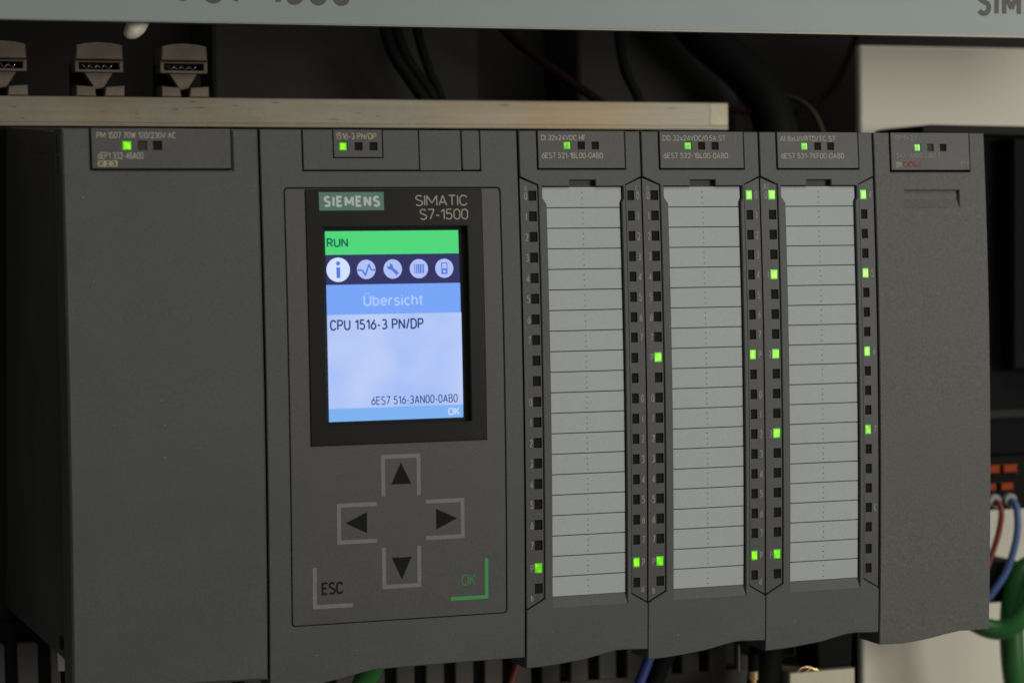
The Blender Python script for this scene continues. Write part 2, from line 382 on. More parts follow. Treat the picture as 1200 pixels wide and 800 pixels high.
rd = random.Random(4); sb = B()
for k in range(16):
    x_ = rd.uniform(-20, 222); z_ = rd.uniform(154, 159.8); w_ = rd.uniform(.5, 4.5)
    sb.sheet([(x_, z_), (x_+w_*.5, z_-.14), (x_+w_, z_+rd.uniform(-.1, .1)), (x_+w_*.6, z_+rd.uniform(.08, .22))], 99.95)
o = sb.make('scratch_marks', mat('scratch_dirt', (.10, .08, .055), .7), t, bend=False); o['kind'] = 'stuff'
B().prism(rect(219.5, 225.7, 153.4, 160.4), 99.9, 100.5, c=.1).make('rail_end_highlight', mat('highlight_metal', (.30, .26, .19), .5, metal=.45, vary=.3, vscale=90), t, bend=False)  # lighter slab: the highlight at the rail's end is put into its colour

# ------------------------------------------------------------------ shield clamps
def clamp(cx, label):
    t = thing('cable_clamp', label, 'cable clamp', (cx, 105, 161), 'metal cable clamps above the rail')
    n = [(-6.8, 171.5), (6.8, 171.5), (6.6, 175.6), (4, 176.2), (0, 176.5), (-4, 176.2), (-6.6, 175.6)]
    B().prism([(cx+a, z) for a, z in n], 104, 114, c=.3).make('clamp_head', STL, t, bend=False)
    fr = B().prism(rect(cx-7, cx+7, 167.9, 171.3), 105, 112, holes=[rect(cx-5.9, cx+5.9, 168.7, 170.7)], c=.15).make('clamp_frame', STL, t, bend=False)
    B().tube([(cx-4.4+k*.55, 107.5+.6*math.sin(k*1.6), 169.7+.55*math.cos(k*1.6)) for k in range(17)], .22, 6).make('spring', SILV, fr, bend=False)
    B().prism([(cx-4.3, 167.9), (cx-1.1, 163.1), (cx+1.1, 163.1), (cx+4.3, 167.9)], 106, 110, c=.2).make('wedge', STL, t, bend=False)
    for s in (-1, 1):
        B().prism([(cx+s*1.2, 160.9), (cx+s*7, 160.9), (cx+s*7, 164.0), (cx+s*1.6, 163.6)], 103.5, 111, c=.25).make('jaw', STL, t, bend=False)
    B().box(cx-6.5, cx+6.5, 112.2, 118, 161, 171).make('cable_slot', DARK, t, bend=False)
clamp(.3, 'metal cable clamp cut by the left edge of the picture, above the rail')
clamp(28.1, 'middle metal cable clamp, just below the pale rounded cable end')
clamp(53.0, 'metal cable clamp standing furthest right above the rail')
CEND = [(27.9, 30, 182), (25.6, 29, 177.6), (24.0, 28, 174.6), (22.3, 27, 172.9), (20.9, 27, 171.9)]
o = B().tube(CEND, 2.4, 16, rs=[2.7, 2.7, 2.6, 2.1, .8]).make('cable_end', WHT, bend=False)
o['label'] = 'pale rounded plastic cable end poking out below the sign panel'; o['category'] = 'cable end'

# hanging cables between sign and rail
def cable(name, path, r, m_, label, cat='cable', group=None):
    o = B().tube(path, r, 12).make(name, m_, bend=False); o['label'] = label; o['category'] = cat
    if group: o['group'] = group
    return o
G1 = 'dark cables hanging behind the sign'
cable('black_cable', [(116, 118, 205), (118, 118, 187), (121, 118, 176), (127, 116, 166), (133, 116, 157), (138, 118, 140)], 1.9, BLK, 'thick black cable of the hanging pair, curving down right of the clamps', group=G1)
cable('black_cable', [(123, 122, 205), (123, 122, 186), (127, 122, 174), (134, 120, 163), (137, 120, 152), (139, 120, 140)], 1.9, BLK, 'thick black cable lying against its twin on the right, above the second module', group=G1)
cable('black_cable', [(129, 126, 205), (131, 126, 186), (135, 126, 172), (139, 124, 160), (140, 124, 140)], 1.5, BLK, 'thin black cable running straight down beside the thick pair', group=G1)
cable('dark_red_cable', [(146, 120, 200), (158, 120, 184), (174, 120, 172), (188, 120, 163), (200, 120, 154), (205, 122, 140)], 1.5, DRED, 'dark red cable slanting down to the right towards the rail', group=G1)
cable('black_cable', [(196, 120, 205), (197, 120, 184), (199, 120, 172), (203, 118, 162), (206, 118, 150), (207, 119, 138)], 1.6, BLK, 'single thin black cable hanging in front of the dim grey housing', group=G1)
cable('black_cable', [(214, 128, 205), (228, 128, 186), (244, 126, 172), (252, 124, 160), (256, 122, 140)], 7, BLK, 'broad black cable bundle slanting down near the right end of the rail', group=G1)
cable('dark_red_cable', [(236, 124, 160), (252, 124, 158.5), (264, 128, 159.5), (276, 140, 163), (290, 150, 171), (300, 152, 190)], 1.1, DRED, 'dark red wire sagging in front of the black gap beside the cream panel', group=G1)
cable('olive_wire', [(257, 174, 180), (260, 158, 170), (264.5, 124, 162), (268, 116, 150), (270, 116, 138)], .9, OLV, 'olive green wire hanging above the fifth module', group=G1)

# ------------------------------------------------------------------ module pieces
CV = 12.                                     # depth of a front cover
def body(t, x0, x1):
    B().prism([(x0+.35, 12.5), (x1-.35, 12.5), (x1-.35, 146.6), (x0+.35, 146.6)], CV+.1, 119, c=.1).make('housing', HS, t)
    B().prism(rect(x0+.6, x1-.6, 14, 146), 2.6, CV+.05, c=.1).make('inner_frame', DARK, t)
def window_row(b, pts, w_, h_): return [rect(x-w_/2, x+w_/2, z-h_/2, z+h_/2) for x, z in pts]
def lens(t, x, z, w_, h_, y, state, name='indicator_light'):
    """small light window sunk in its opening"""
    if state == 'off':
        B().prism(rect(x-w_/2-.02, x+w_/2+.02, z-h_/2-.02, z+h_/2+.02), y, y+.6, c=.12).make(name, LENS, t)
    elif state == 'dull':
        B().prism(rect(x-w_/2-.02, x+w_/2+.02, z-h_/2-.02, z+h_/2+.02), y, y+.6, c=.12).make(name, LENSB, t)
    else:
        o = B().prism(rect(x-w_/2-.02, x+w_/2+.02, z-h_/2-.02, z+h_/2+.02), y-.15, y+.6, c=.15).make(name, LITR, t, label='lit green indicator light')
        k = .24
        B().prism(rect(x-w_/2+k*w_*.6, x+w_/2-k*w_*.6, z-h_/2+k*h_*.6, z+h_/2-k*h_*.6), y-.25, y-.16, c=.05).make('glowing_core', LITY if state == 'yellow' else LIT, o)
        if state == 'yellow' and name == 'status_light': B().prism(rect(x-w_*.16, x+w_*.12, z-h_*.22, z+h_*.30), y-.32, y-.27, c=.02).make('lens_core', LITR, o)
def status(t, plate_y, xs, z, states, s=2.0):
    for x, st in zip(xs, states): lens(t, x, z, s, s, plate_y+.35, st, 'status_light')

def plate(name, x0, x1, z0, xs, z, s=2.05, parent=None, y=-.3, m_=None, z1=147.05):
    """name plate let into the top edge of a front, with three light openings"""
    return B().prism([(x0, z0), (x1, z0), (x1, z1), (x0, z1)], y, 2.4, holes=window_row(None, [(x, z) for x in xs], s, s), c=.12).make(name, m_ or PLK, parent)

ROWZ = lambda r: 129.878 - 5.434*r - (.663 if r >= 18 else 0)
LLX, LRX = 3.645, 35-3.234
def strip(x0, xr, cx, wd, side):
    """light strip face: a lattice of cells left open at the twenty windows, with the walls of the openings"""
    b = B(); xa, xb = xr[0]+x0, xr[1]+x0; w0, w1 = x0+cx-wd/2, x0+cx+wd/2; Y, D = .4, 2.3
    b.sheet(rect(xa, w0, 24, 131.5), Y); b.sheet(rect(w1, xb, 24, 131.5), Y)
    zc = [131.5] + [q for r in range(20) for q in (ROWZ(r)+1.325, ROWZ(r)-1.325)] + [24]
    for k in range(0, len(zc), 2): b.sheet(rect(w0, w1, zc[k+1], zc[k]), Y)
    zt, zb = (134.5, 20.65) if side == 'l' else (132.55, 23.3); zt2, zb2 = (132.55, 23.3) if side == 'l' else (134.5, 20.65)
    b.sheet([(xa, 131.5), (xb, 131.5), (xb, zt2), (xa, zt)], Y); b.sheet([(xa, 24), (xb, 24), (xb, zb2), (xa, zb)], Y)
    def wall(p, q): b.bm.faces.new([b.bm.verts.new(v) for v in ((p[0], Y, p[1]), (q[0], Y, q[1]), (q[0], D, q[1]), (p[0], D, p[1]))])
    out = [(xa, zb), (xb, zb2), (xb, zt2), (xa, zt)]
    for i in range(4): wall(out[i], out[(i+1) % 4])
    for r in range(20):
        a, c_ = ROWZ(r)-1.325, ROWZ(r)+1.325; q = [(w0, a), (w1, a), (w1, c_), (w0, c_)]
        for i in range(4): wall(q[i], q[(i+1) % 4])
    return b
def io_module(x0, label, title, order, lit_l, lit_r, txt_l, txt_r, top_l, top_r, end_l, end_r, bottom, yellow):
    t = thing('io_module', label, 'control module', (x0, 0, 4), 'slim modules with paper label strips')
    X = lambda q: [(x0+a, z) for a, z in q]
    body(t, x0, x0+35)
    g = .22
    outer = X([(.06, 19.8), (g, 20.25), (5.25, 23.0), (5.25, 23.6), (5.25, 132.75), (g, 134.95), (g, 147), (5.15, 147), (5.15, 136.75), (30.45, 136.75), (30.45, 147),
               (35-g, 147), (35-g, 134.95), (30.15, 132.75), (30.15, 23.6), (30.15, 23.0), (35-g, 20.25), (34.94, 19.8)] + [(a, z) for a, z in reversed(bottom)])
    hole = X([(7.5, 20.6), (28.95, 20.6), (28.95, 127.8), (29.5, 129.0), (29.5, 132.35), (21.6, 132.35), (21.6, 134.0), (14.2, 134.0), (14.2, 132.35), (6.25, 132.35), (6.25, 129.4), (7.5, 127.6)])
    cover = B().prism(outer, 0, CV, holes=[hole], c=.2).make('front_cover', PL, t)
    # ramp below the label strip
    B().hull([(x0+7.5, .12, 20.55), (x0+28.95, .12, 20.55), (x0+28.95, .95, 23.35), (x0+7.5, .95, 23.35), (x0+7.5, 2.4, 20.55), (x0+28.95, 2.4, 20.55), (x0+28.95, 2.4, 23.35), (x0+7.5, 2.4, 23.35)]).make('cover_ramp', PL, cover)
    B().box(x0+14.25, x0+21.55, 1.7, 2.55, 131.5, 134.05, c=.05).make('cover_catch', HS, cover)
    # light strips either side
    for side, poly, cx, wd, lit in (('l', [(g, 20.65), (5.05, 23.3), (5.05, 24.0), (5.05, 132.55), (g, 134.5)], LLX, 2.25, lit_l),
                               ('r', [(35-g, 20.65), (30.35, 23.3), (30.35, 24.0), (30.35, 132.55), (35-g, 134.5)], LRX, 1.95, lit_r)):
        cs = [(x0+cx, ROWZ(r)) for r in range(20)]
        st = strip(x0, (g, 5.05) if side == 'l' else (30.35, 35-g), cx, wd, side).make('light_strip', STR, t)
        for r, (x, z) in enumerate(cs):
            lens(st, x, z, wd, 2.65, .75, ('yellow' if (side, r) in yellow else 'lit') if r in lit else 'off')
        pb = B()
        for r, s in (txt_l if side == 'l' else txt_r).items():
            w_ = .75 if s not in '1' else .25
            c_ = x0 + (1.75 if side == 'l' else 33.75)
            w2 = .95 * (len(s) if len(s) > 1 else 1) if s != '1' else .35
            put(pb, s, c_-w2/2, c_+w2/2, ROWZ(r)-1.15, ROWZ(r)+1.0, .34)
        tp = top_l if side == 'l' else top_r
        c_ = x0 + (1.7 if side == 'l' else 33.5)
        if tp: put(pb, tp, c_-(.45*len(tp)), c_+(.45*len(tp)), 131.1, 132.5 if tp.islower() else 133.1, .34)
        en = end_l if side == 'l' else end_r
        if en: put(pb, en, c_-.35, c_+.45, ROWZ(19)-3.4 + (0 if side == 'l' else .6), ROWZ(19)-1.5 + (0 if side == 'l' else .6), .34)
        pb.make('number_print', PRD, st)
    # label strip: backing and twenty fields separated by scored lines
    sh = B().prism(X([(7.0, 23.1), (28.65, 23.1), (28.65, 128.0), (29.15, 129.1), (29.15, 132.2), (6.5, 132.2), (6.5, 129.3), (7.0, 127.9)]), 1.05, 2.45, c=.05).make('label_strip', DOT, t)
    zt = 132.1; pit = (132.1 - 23.35) / 20
    for r in range(20):
        a, b_ = zt - pit*(r+1) + .14, zt - pit*r - (.0 if r == 0 else .12)
        if r == 0: q = [(7.05, a), (28.6, a), (28.6, 128.0), (29.1, 129.1), (29.1, b_), (6.55, b_), (6.55, 129.3), (7.05, 127.9)]
        else: q = rect(7.05, 28.6, a, b_)
        B().prism(X(q), 0.80 + random.uniform(-.03, .03), 1.02, c=.04).make('label_field', SHEET, sh)
    db = B()
    for r in range(20):
        for k in range(3):
            z = zt - pit*(r + .26 + .27*k); db.disc(x0+17.9, z, .15, .72, 6)
    o = db.make('perforation', DOT, sh); o['kind'] = 'stuff'
    # name plate
    xs = [x0+13.75, x0+17.75, x0+21.75]
    pl = plate('name_plate', x0+5.45, x0+30.15, 137.1, xs, 143.15, 1.95, t)
    status(pl, -.3, xs, 143.15, ['yellow', 'off', 'off'], 1.95)
    pb = B()
    put(pb, title[0], x0+6.35, x0+6.35+title[1], 144.5, 146.0, -.36)
    put(pb, order[0], x0+6.35, x0+6.35+order[1], 139.75, 141.3, -.36)
    pb.make('name_print', PRT, pl)
    pb = B()                                                           # tiny data-matrix-like speckle under the order number
    rnd = random.Random(int(x0))
    for i in range(9):
        for j in range(6):
            if rnd.random() < .42: pb.sheet(rect(x0+6.6+i*.34, x0+6.85+i*.34, 137.6+j*.3, 137.8+j*.3), -.36)
    bpy_o = pb.make('faded_print', mat('faded_print', (.125, .118, .098), .7), pl)
    return t
BOT = [(.06, 4.8), (5, 4.95), (10, 5.4), (17, 6.2), (22, 7.25), (25.3, 7.9), (27.5, 8.0), (34.94, 7.7)]
n07 = {**{r: str(r) for r in range(8)}, **{10+r: str(r) for r in range(8)}, 18: 'P'}
n07p = dict(n07); n07p[8] = 'P'

# --- power supply (x 0..50)
t = thing('power_supply_module', 'wide plain dark grey module at the left end with an otherwise blank front', 'power supply', (0, 0, 4))
B().hull([(.5, 12.1, 13.2), (49.7, 12.1, 13.2), (49.7, 12.1, 146.6), (.5, 12.1, 146.6), (.5, 119, 12.2), (49.7, 119, 12.2), (49.7, 99.9, 151.6), (.5, 99.9, 151.6)]).make('housing', HS, t)
B().prism(rect(1, 49.4, 14, 146), 2.6, CV+.05, c=.1).make('inner_frame', DARK, t)
po = [(0.0, 5.0), (8, 5.0), (14, 5.3), (24, 6.5), (30, 7.1), (49.75, 6.85), (49.75, 147), (42.85, 147), (42.85, 136.7), (7.05, 136.7), (7.05, 147), (0.0, 147)]
B().prism(po, 0, CV, c=.55).make('front_cover', PL, t)
xs = [16.2, 20.1, 23.9]
pl = plate('name_plate', 7.35, 42.55, 137.05, xs, 142.8, 2.2, t)
lens(pl, 16.2, 142.8, 2.3, 2.2, -.1, 'lit', 'status_light'); lens(pl, 20.1, 142.8, 2.1, 2.1, .05, 'dull', 'status_light'); lens(pl, 23.9, 142.8, 2.1, 2.1, .05, 'off', 'status_light')
pb = B(); put(pb, 'PM 1507 70W 120/230V AC', 8.7, 28.6, 144.55, 146.15, -.36, .21); put(pb, '6EP1 332-4BA00', 8.8, 20.3, 139.4, 141.1, -.36, .21); pb.make('name_print', PRT, pl)
pb = B().sheet(rect(8.8, 13.7, 137.5, 139.05), -.36).make('code_field', PRB, pl)
put(B(), 'X 2 3', 9.2, 13.3, 137.75, 138.8, -.40).make('code_print', PRK, pl)
for z0, z1, y0, y1 in ((141.0, 145.6, 2.2, 3.8), (135.8, 140.4, 1.6, 2.9), (133.9, 134.3, 1.2, 1.9), (131.2, 131.6, 2.2, 3.0), (15.4, 18.6, 11.2, 15.5)):
    B().box(-.06, .3, y0+4.5, y1+4.5, z0, z1).make('side_slit', DARK, t)
B().hull([(.3, 17, 19), (.49, 17, 19), (.49, 17, 141), (.3, 17, 141), (.3, 112, 18), (.49, 112, 18), (.49, 97, 145), (.3, 97, 145)]).make('side_panel', HS, t)

# --- processor (x 50..120)
t = thing('processor_module', 'wide control module with lit colour display and arrow keys, left of the labelled modules', 'controller', (50, 0, 4))
body(t, 50, 120)
out = [(50.25, 4.6), (60, 4.6), (64, 4.9), (70, 5.9), (75, 7.0), (78, 7.5), (100, 7.8), (119.6, 7.8), (119.6, 147), (109.4, 147), (109.4, 136.35), (61.15, 136.35), (61.15, 147), (50.25, 147)]
cover = B().prism(out, 0, CV, holes=[rrect(56.05, 114.55, 20.0, 132.15, 1.0, 4)], c=.2).make('front_cover', PL, t)
# top flaps and name plate
door = B().prism([(61.45, 136.7), (92.4, 136.7), (92.4, 147), (82.75, 147), (82.75, 139.75), (69.35, 139.75), (69.35, 147), (61.45, 147)], -.15, 2.4, c=.15).make('label_flap', PL, t)
xs = [72.1, 76.15, 80.15]
pl = plate('name_plate', 69.5, 82.5, 139.95, xs, 142.75, 2.0, t, y=-.35)
status(pl, -.3, xs, 142.75, ['lit', 'off', 'off'], 2.0)
pb = B(); put(pb, '1516-3 PN/DP', 70.0, 81.0, 144.5, 146.2, -.42); pb.make('name_print', PRB, pl)
B().prism(rect(92.65, 104.0, 136.55, 147), -.02, 2.4, c=.12).make('blank_flap', PL, t)
B().prism(rrect(104.3, 109.15, 136.7, 147, .5, 2), -.1, 2.4, c=.15).make('narrow_flap', PL, t)
panel = B().prism(rrect(56.3, 114.3, 20.25, 131.9, .85, 4), 0, 2.55, c=.12, holes=[rect(66, 105, 71, 122)]).make('key_panel', PLK, t)
bz = B().prism(rect(61.55, 109.35, 66.1, 131.75), -.35, 2.5, holes=[rect(66.15, 104.95, 71.25, 122.05)], c=.25).make('display_bezel', BEZ, t)
pb = B().sheet(rect(65.15, 82.45, 126.3, 131.0), -.40).make('badge', TEAL, bz)
put(B(), 'SIEMENS', 66.3, 81.4, 127.2, 130.05, -.45, t=.62, gap=.42).make('badge_lettering', BADG, bz)
pb = B(); put(pb, 'SIMATIC', 90.9, 105.2, 127.35, 130.2, -.42, .30, .17); put(pb, 'S7-1500', 92.0, 105.3, 123.75, 126.6, -.42, .30, .17); pb.make('title_print', PRT, bz)
# display
SY = 1.5
dx = .55
def sc(name, x0, x1, z0, z1, m_, dy=0., parent=None): return B().sheet(rect(x0+dx, x1+dx, z0, z1), SY-dy).make(name, m_, parent, label=None) if False else B().sheet(rect(x0+dx, x1+dx, z0, z1), SY-dy).make(name, m_, parent)
scr = B().box(65.6, 106.2, SY+.02, SY+.9, 70.6, 122.6).make('display_screen', DARK, t)
# white area with a faint cloudy brightness of the backlight
WHS = glow('screen_white', (178, 198, 246))
n = WHS.node_tree.nodes; l = WHS.node_tree.links
tc = n.new('ShaderNodeTexCoord'); tn = n.new('ShaderNodeTexNoise'); tn.inputs['Scale'].default_value = 45; rp = n.new('ShaderNodeValToRGB')
rp.color_ramp.elements[0].color = (*lin((160, 186, 246)), 1); rp.color_ramp.elements[1].color = (*lin((198, 213, 248)), 1)
rp.color_ramp.elements[0].position = .3; rp.color_ramp.elements[1].position = .7
l.new(tc.outputs['Object'], tn.inputs[0]); l.new(tn.outputs[0], rp.inputs[0]); l.new(rp.outputs[0], n['Principled BSDF'].inputs['Emission Color'])
sc('status_bar', 66.4, 102.5, 114.95, 121.0, glow('screen_green', (78, 214, 122)), 0, scr)
sc('icon_bar', 66.4, 102.55, 107.25, 114.95, glow('screen_navy', (50, 50, 98)), 0, scr)
sc('title_bar', 66.4, 102.65, 99.55, 107.25, glow('screen_blue', (120, 164, 247)), 0, scr)
sc('content_area', 66.4, 102.8, 75.45, 99.55, WHS, 0, scr)
sc('footer_bar', 66.4, 102.8, 72.1, 75.45, glow('screen_footer', (126, 177, 240)), 0, scr)
def st(s, x0, x1, z0, z1, m_, t_=.3, name='screen_text', gap=.24): return put(B(), s, x0+dx, x1+dx, z0, z1, SY-.05, t_, gap).make(name, m_, scr)
NAVY = glow('screen_navy_text', (46, 66, 118)); 
st('RUN', 66.8, 72.5, 116.85, 119.25, glow('screen_run_text', (16, 96, 74)), .42)
st('Übersicht', 76.2, 92.4, 101.6, 105.2, glow('screen_title_text', (172, 200, 250)), .45)
st('CPU 1516-3 PN/DP', 67.1, 92.4, 95.5, 98.3, NAVY, .42)
st('6ES7 516-3AN00-0AB0', 77.8, 101.3, 76.1, 78.3, NAVY, .25)
st('OK', 98.6, 101.8, 72.75, 74.8, glow('screen_ok_text', (196, 214, 250)), .38)
IC = glow('icon_disc', (176, 192, 246)); ICB = glow('icon_disc_bright', (208, 224, 254)); ICG = glow('icon_glyph', (84, 120, 216))
for k, (x, r) in enumerate(((69.7, 3.15), (77.2, 2.5), (84.35, 2.5), (91.45, 2.5), (98.4, 2.5))):
    x += dx; z = 111.1
    d = B().disc(x, z, r, SY-.04, 28).make('icon', ICB if k == 0 else IC, scr)
B_ = B(); y = SY-.08; z = 111.1
x = 69.7+dx; B_.disc(x, z+1.65, .55, y, 14); B_.sheet(rect(x-.5, x+.5, z-2.1, z+.65), y)
x = 77.2+dx; B_.line([(x-2.4, z-.15), (x-1.1, z-.15), (x-.3, z-1.6), (x+.75, z+1.35), (x+1.3, z-.1), (x+2.4, z-.15)], .42, y)
x = 84.35+dx; B_.line([(x-.7, z+.6), (x+1.35, z-1.35)], .85, y); B_.disc(x-.75, z+.65, .8, y, 12)
x = 91.45+dx
for q, w_ in ((-1.15, .22), (-.65, .3), (-.1, .4), (.5, .45), (1.15, .4)): B_.sheet(rect(x+q-w_/2, x+q+w_/2, z-1.2, z+1.2), y)
x = 98.4+dx; B_.sheet(rect(x-.85, x+.85, z-1.5, z+1.5), y)
B_.make('icon_glyphs', ICG, scr)
B_ = B(); x = 98.4+dx; B_.sheet(rect(x-.6, x+.6, z-.05, z+1.25), y-.03); B_.disc(x, z-.8, .38, y-.03, 12)
x = 84.35+dx; B_.sheet([(x-1.7, z+1.0), (x-1.0, z+1.7), (x-.75, z+.9), (x-.95, z+.6)], y-.03)
B_.make('icon_cutouts', IC, scr)
# keys printed on the membrane
def keyframe(pts, m_=KEYL, name='key_outline', t_=1.05):
    b = B(); n_ = len(pts)
    for i in range(n_-1):
        (ax, az), (bx_, bz_) = pts[i], pts[i+1]; h = t_/2
        e0 = h if i > 0 else 0; e1 = h if i < n_-2 else 0
        if ax == bx_:
            s_ = 1 if bz_ > az else -1
            b.sheet(rect(ax-h, ax+h, *sorted((az - s_*e0*-1 if i > 0 else az, bz_ + s_*e1))), -.05)
        else:
            s_ = 1 if bx_ > ax else -1
            b.sheet(rect(*sorted((ax + s_*(e0 if i > 0 else 0), bx_ + s_*e1)), az-h, az+h), -.05)
    return b.make(name, m_, panel)
keyframe([(80.75, 52.5), (80.75, 62.7), (90.35, 62.7), (90.35, 52.5)])
keyframe([(80.75, 39.2), (80.75, 28.95), (90.3, 28.95), (90.3, 39.2)])
keyframe([(78.9, 50.65), (68.8, 50.65), (68.8, 41.15), (78.9, 41.15)])
keyframe([(92.2, 50.6), (102.3, 50.6), (102.3, 41.1), (92.2, 41.1)])
keyframe([(62.2, 35.0), (62.2, 24.8), (72.3, 24.8)])
keyframe([(108.85, 34.9), (108.85, 24.75), (98.9, 24.75)], GRN, 'green_key_outline', .95)
for q in ([(85.6, 61.1), (82.95, 55.5), (88.35, 55.5)], [(82.9, 36.45), (88.25, 36.45), (85.6, 30.7)], [(70.6, 46.0), (76.3, 48.7), (76.3, 43.2)], [(95.05, 48.6), (100.8, 45.9), (95.05, 43.2)]):
    B().sheet(q, -.05).make('arrow', PRK, panel)
put(B(), 'ESC', 64.0, 69.8, 27.8, 31.1, -.05).make('key_lettering', PRK, panel)
put(B(), 'OK', 101.8, 105.9, 27.9, 31.1, -.05).make('key_lettering', GRD, panel)

# --- three labelled modules
io_module(120, 'labelled module right beside the controller, its only strip lights near the bottom', ('DI 32x24VDC HF', 12.7), ('6ES7 521-1BL00-0AB0', 17.5),
          {18}, {18}, n07, n07, 'a', 'c', 'b', 'd', BOT, {('l', 18)})
io_module(155, 'middle of the three labelled modules, lit green at halfway and near the bottom', ('DQ 32x24VDC/0.5A ST', 18.6), ('6ES7 522-1BL00-0AB0', 19.1),
          {8, 18}, {0, 8, 18}, n07p, n07p, 'a', 'c', 'b', 'd', BOT, set())
io_module(190, 'labelled module with green lights spaced down both strips, beside the blank end module', ('AI 8xU/I/RTD/TC ST', 17.0), ('6ES7 531-7KF00-0AB0', 19.4),
          {0, 4, 8, 12, 18}, {0, 4, 8, 12}, {0: '0', 4: '1', 8: '2', 12: '3', 18: 'P'}, {0: '4', 4: '5', 8: '6', 12: '7', 16: 'C'}, 'AI', '', '', '', BOT, {('r', 12), ('l', 4)})

# --- communication module (x 225..260)
t = thing('communication_module', 'slim module with a blank speckled grey front at the right end of the row', 'control module', (225, 0, 4))
body(t, 225, 260)
X = lambda q: [(225+a, z) for a, z in q]
cp_out = X([(.3, 4.2), (8, 4.0), (12, 4.35), (16.5, 4.9), (21, 5.7), (26, 6.4), (35.4, 6.2), (35.4, 147), (30.6, 147), (30.6, 136.0), (5.15, 136.0), (5.15, 147), (.3, 147)])
cover = B().prism(cp_out, 0, CV, holes=[rect(234.5, 251.75, 126.2, 130.95)], c=.22).make('front_cover', PLT, t)
B().prism(rect(234.4, 251.85, 126.1, 131.05), .95, 2.5, c=.0).make('recess_floor', PLT, cover)
B().hull([(234.5, .15, 126.1), (251.75, .15, 126.1), (251.75, .96, 128.5), (234.5, .96, 128.5), (234.5, 1.0, 126.1), (251.75, 1.0, 126.1), (251.75, 1.0, 128.5), (234.5, 1.0, 128.5)]).make('recess_ramp', PLT, cover)
xs = [238.9, 242.95, 247.0]
pl = plate('name_plate', 230.45, 255.3, 136.6, xs, 142.9, 1.9, t, y=-.35)
status(pl, -.3, xs, 142.9, ['yellow', 'dull', 'off'], 1.9)
pb = B(); put(pb, 'CP1543-1', 231.8, 238.6, 145.0, 146.3, -.42); put(pb, '543-1AX00-0XE0 F', 232.0, 246.0, 140.0, 141.3, -.42); put(pb, 'V1.4', 252.2, 255.0, 137.9, 139.2, -.42); pb.make('name_print', PRD, pl)
B().sheet(rect(231.7, 234.0, 137.3, 138.9), -.42).make('code_field', PRD, pl)
pb = B()
for k in range(4): pb.line([(233.2+k*1.5, 137.4), (235.2+k*1.5, 139.0)], .3, -.46); pb.line([(235.0+k*1.5, 137.4), (233.6+k*1.5, 138.9)], .3, -.47)
pb.make('red_crossing_out', REDI, pl)
pb = B(); put(pb, 'X X X', 234.2, 239.0, 137.4, 138.8, -.44); pb.make('code_print', PRD, pl)

# stray dust on the fronts
DST = mat('dust', (.45, .43, .38), .9)
rd = random.Random(11)
for nm, x0, x1, z0, z1 in (('power_supply_module', 3, 48, 12, 132), ('processor_module', 57, 113, 9, 64), ('io_module', 122, 154, 8, 19), ('io_module.001', 157, 189, 8, 19), ('io_module.002', 192, 224, 8, 19), ('communication_module', 228, 258, 8, 124)):
    db = B()
    for k in range(int(2 + (x1-x0)*(z1-z0)/420)): db.disc(rd.uniform(x0, x1), rd.uniform(z0, z1), rd.uniform(.04, .11), -.055, 6)
    o = db.make('dust', DST, bpy.data.objects[nm]); o['kind'] = 'stuff'

# ------------------------------------------------------------------ slotted wiring duct beneath
t = thing('wiring_duct', 'slotted plastic wiring duct in the shade under the modules', 'wiring duct', (90, 100, -60))
B().box(-140, 240, 101, 150, -70, -19.2, c=.3).make('duct_base', DUCT, t, bend=False)
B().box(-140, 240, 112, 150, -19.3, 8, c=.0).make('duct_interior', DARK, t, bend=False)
x = .8 - 14*9.45
fing = None
while x < 236:
    if fing is None:
        f = B().prism([(0, -19.3), (5.8, -19.3), (5.8, 3.6), (5.0, 4.3), (.8, 4.3), (0, 3.6)], 100, 102.2, c=.3).make('duct_finger', DUCT, t, bend=False, org=(0, 0, 0)); fing = f
        f.location = Vector((x-90, -100, 60)) * S
    else:
        f = fing.copy(); col.objects.link(f); f.location = Vector((x-90, -100, 60)) * S
    x += 9.45
# ------------------------------------------------------------------ wires hanging out below
G2 = 'wires leaving the undersides of the modules'
cable('green_cable', [(97, 50, 16), (96, 52, 6), (93.5, 55, -2), (91, 58, -8), (88, 62, -22)], 3.1, GRL, 'green cable coming out under the controller with the display', group=G2)
cable('red_wire', [(143, 62, 14), (141.5, 62, 3), (139.5, 62, -5), (137, 62, -12), (134, 62, -24)], 1.1, RED, 'red wire hanging below the gap between controller and first labelled module', group=G2)
cable('blue_wire', [(190, 66, 12), (186, 66, 0), (182.5, 66, -8), (179.5, 66, -15), (176, 66, -26)], 1.6, BLUL, 'blue wire slanting down under the first and second labelled modules', group=G2)
cable('black_cable', [(196, 70, 10), (192, 70, -2), (188, 70, -10), (184, 70, -20), (181, 70, -30)], 3.4, BLK, 'black cable running beside the blue wire under the modules', group=G2)
t = thing('sleeved_wire', 'dark red wire with a pale end sleeve under the left end module', 'wire', (7.5, 60, 0))
B().tube([(6.6, 60, 9), (7.0, 60, 7.4), (7.35, 60, 6), (7.4, 60, 2.6)], 1.6, 14, rs=[.9, 1.3, 1.55, 1.6]).make('sleeve', WHT, t, bend=False)
B().tube([(7.6, 60, 2.8), (7.8, 60, -3), (8, 60, -16)], 1.2, 12).make('wire', DRED, t, bend=False)
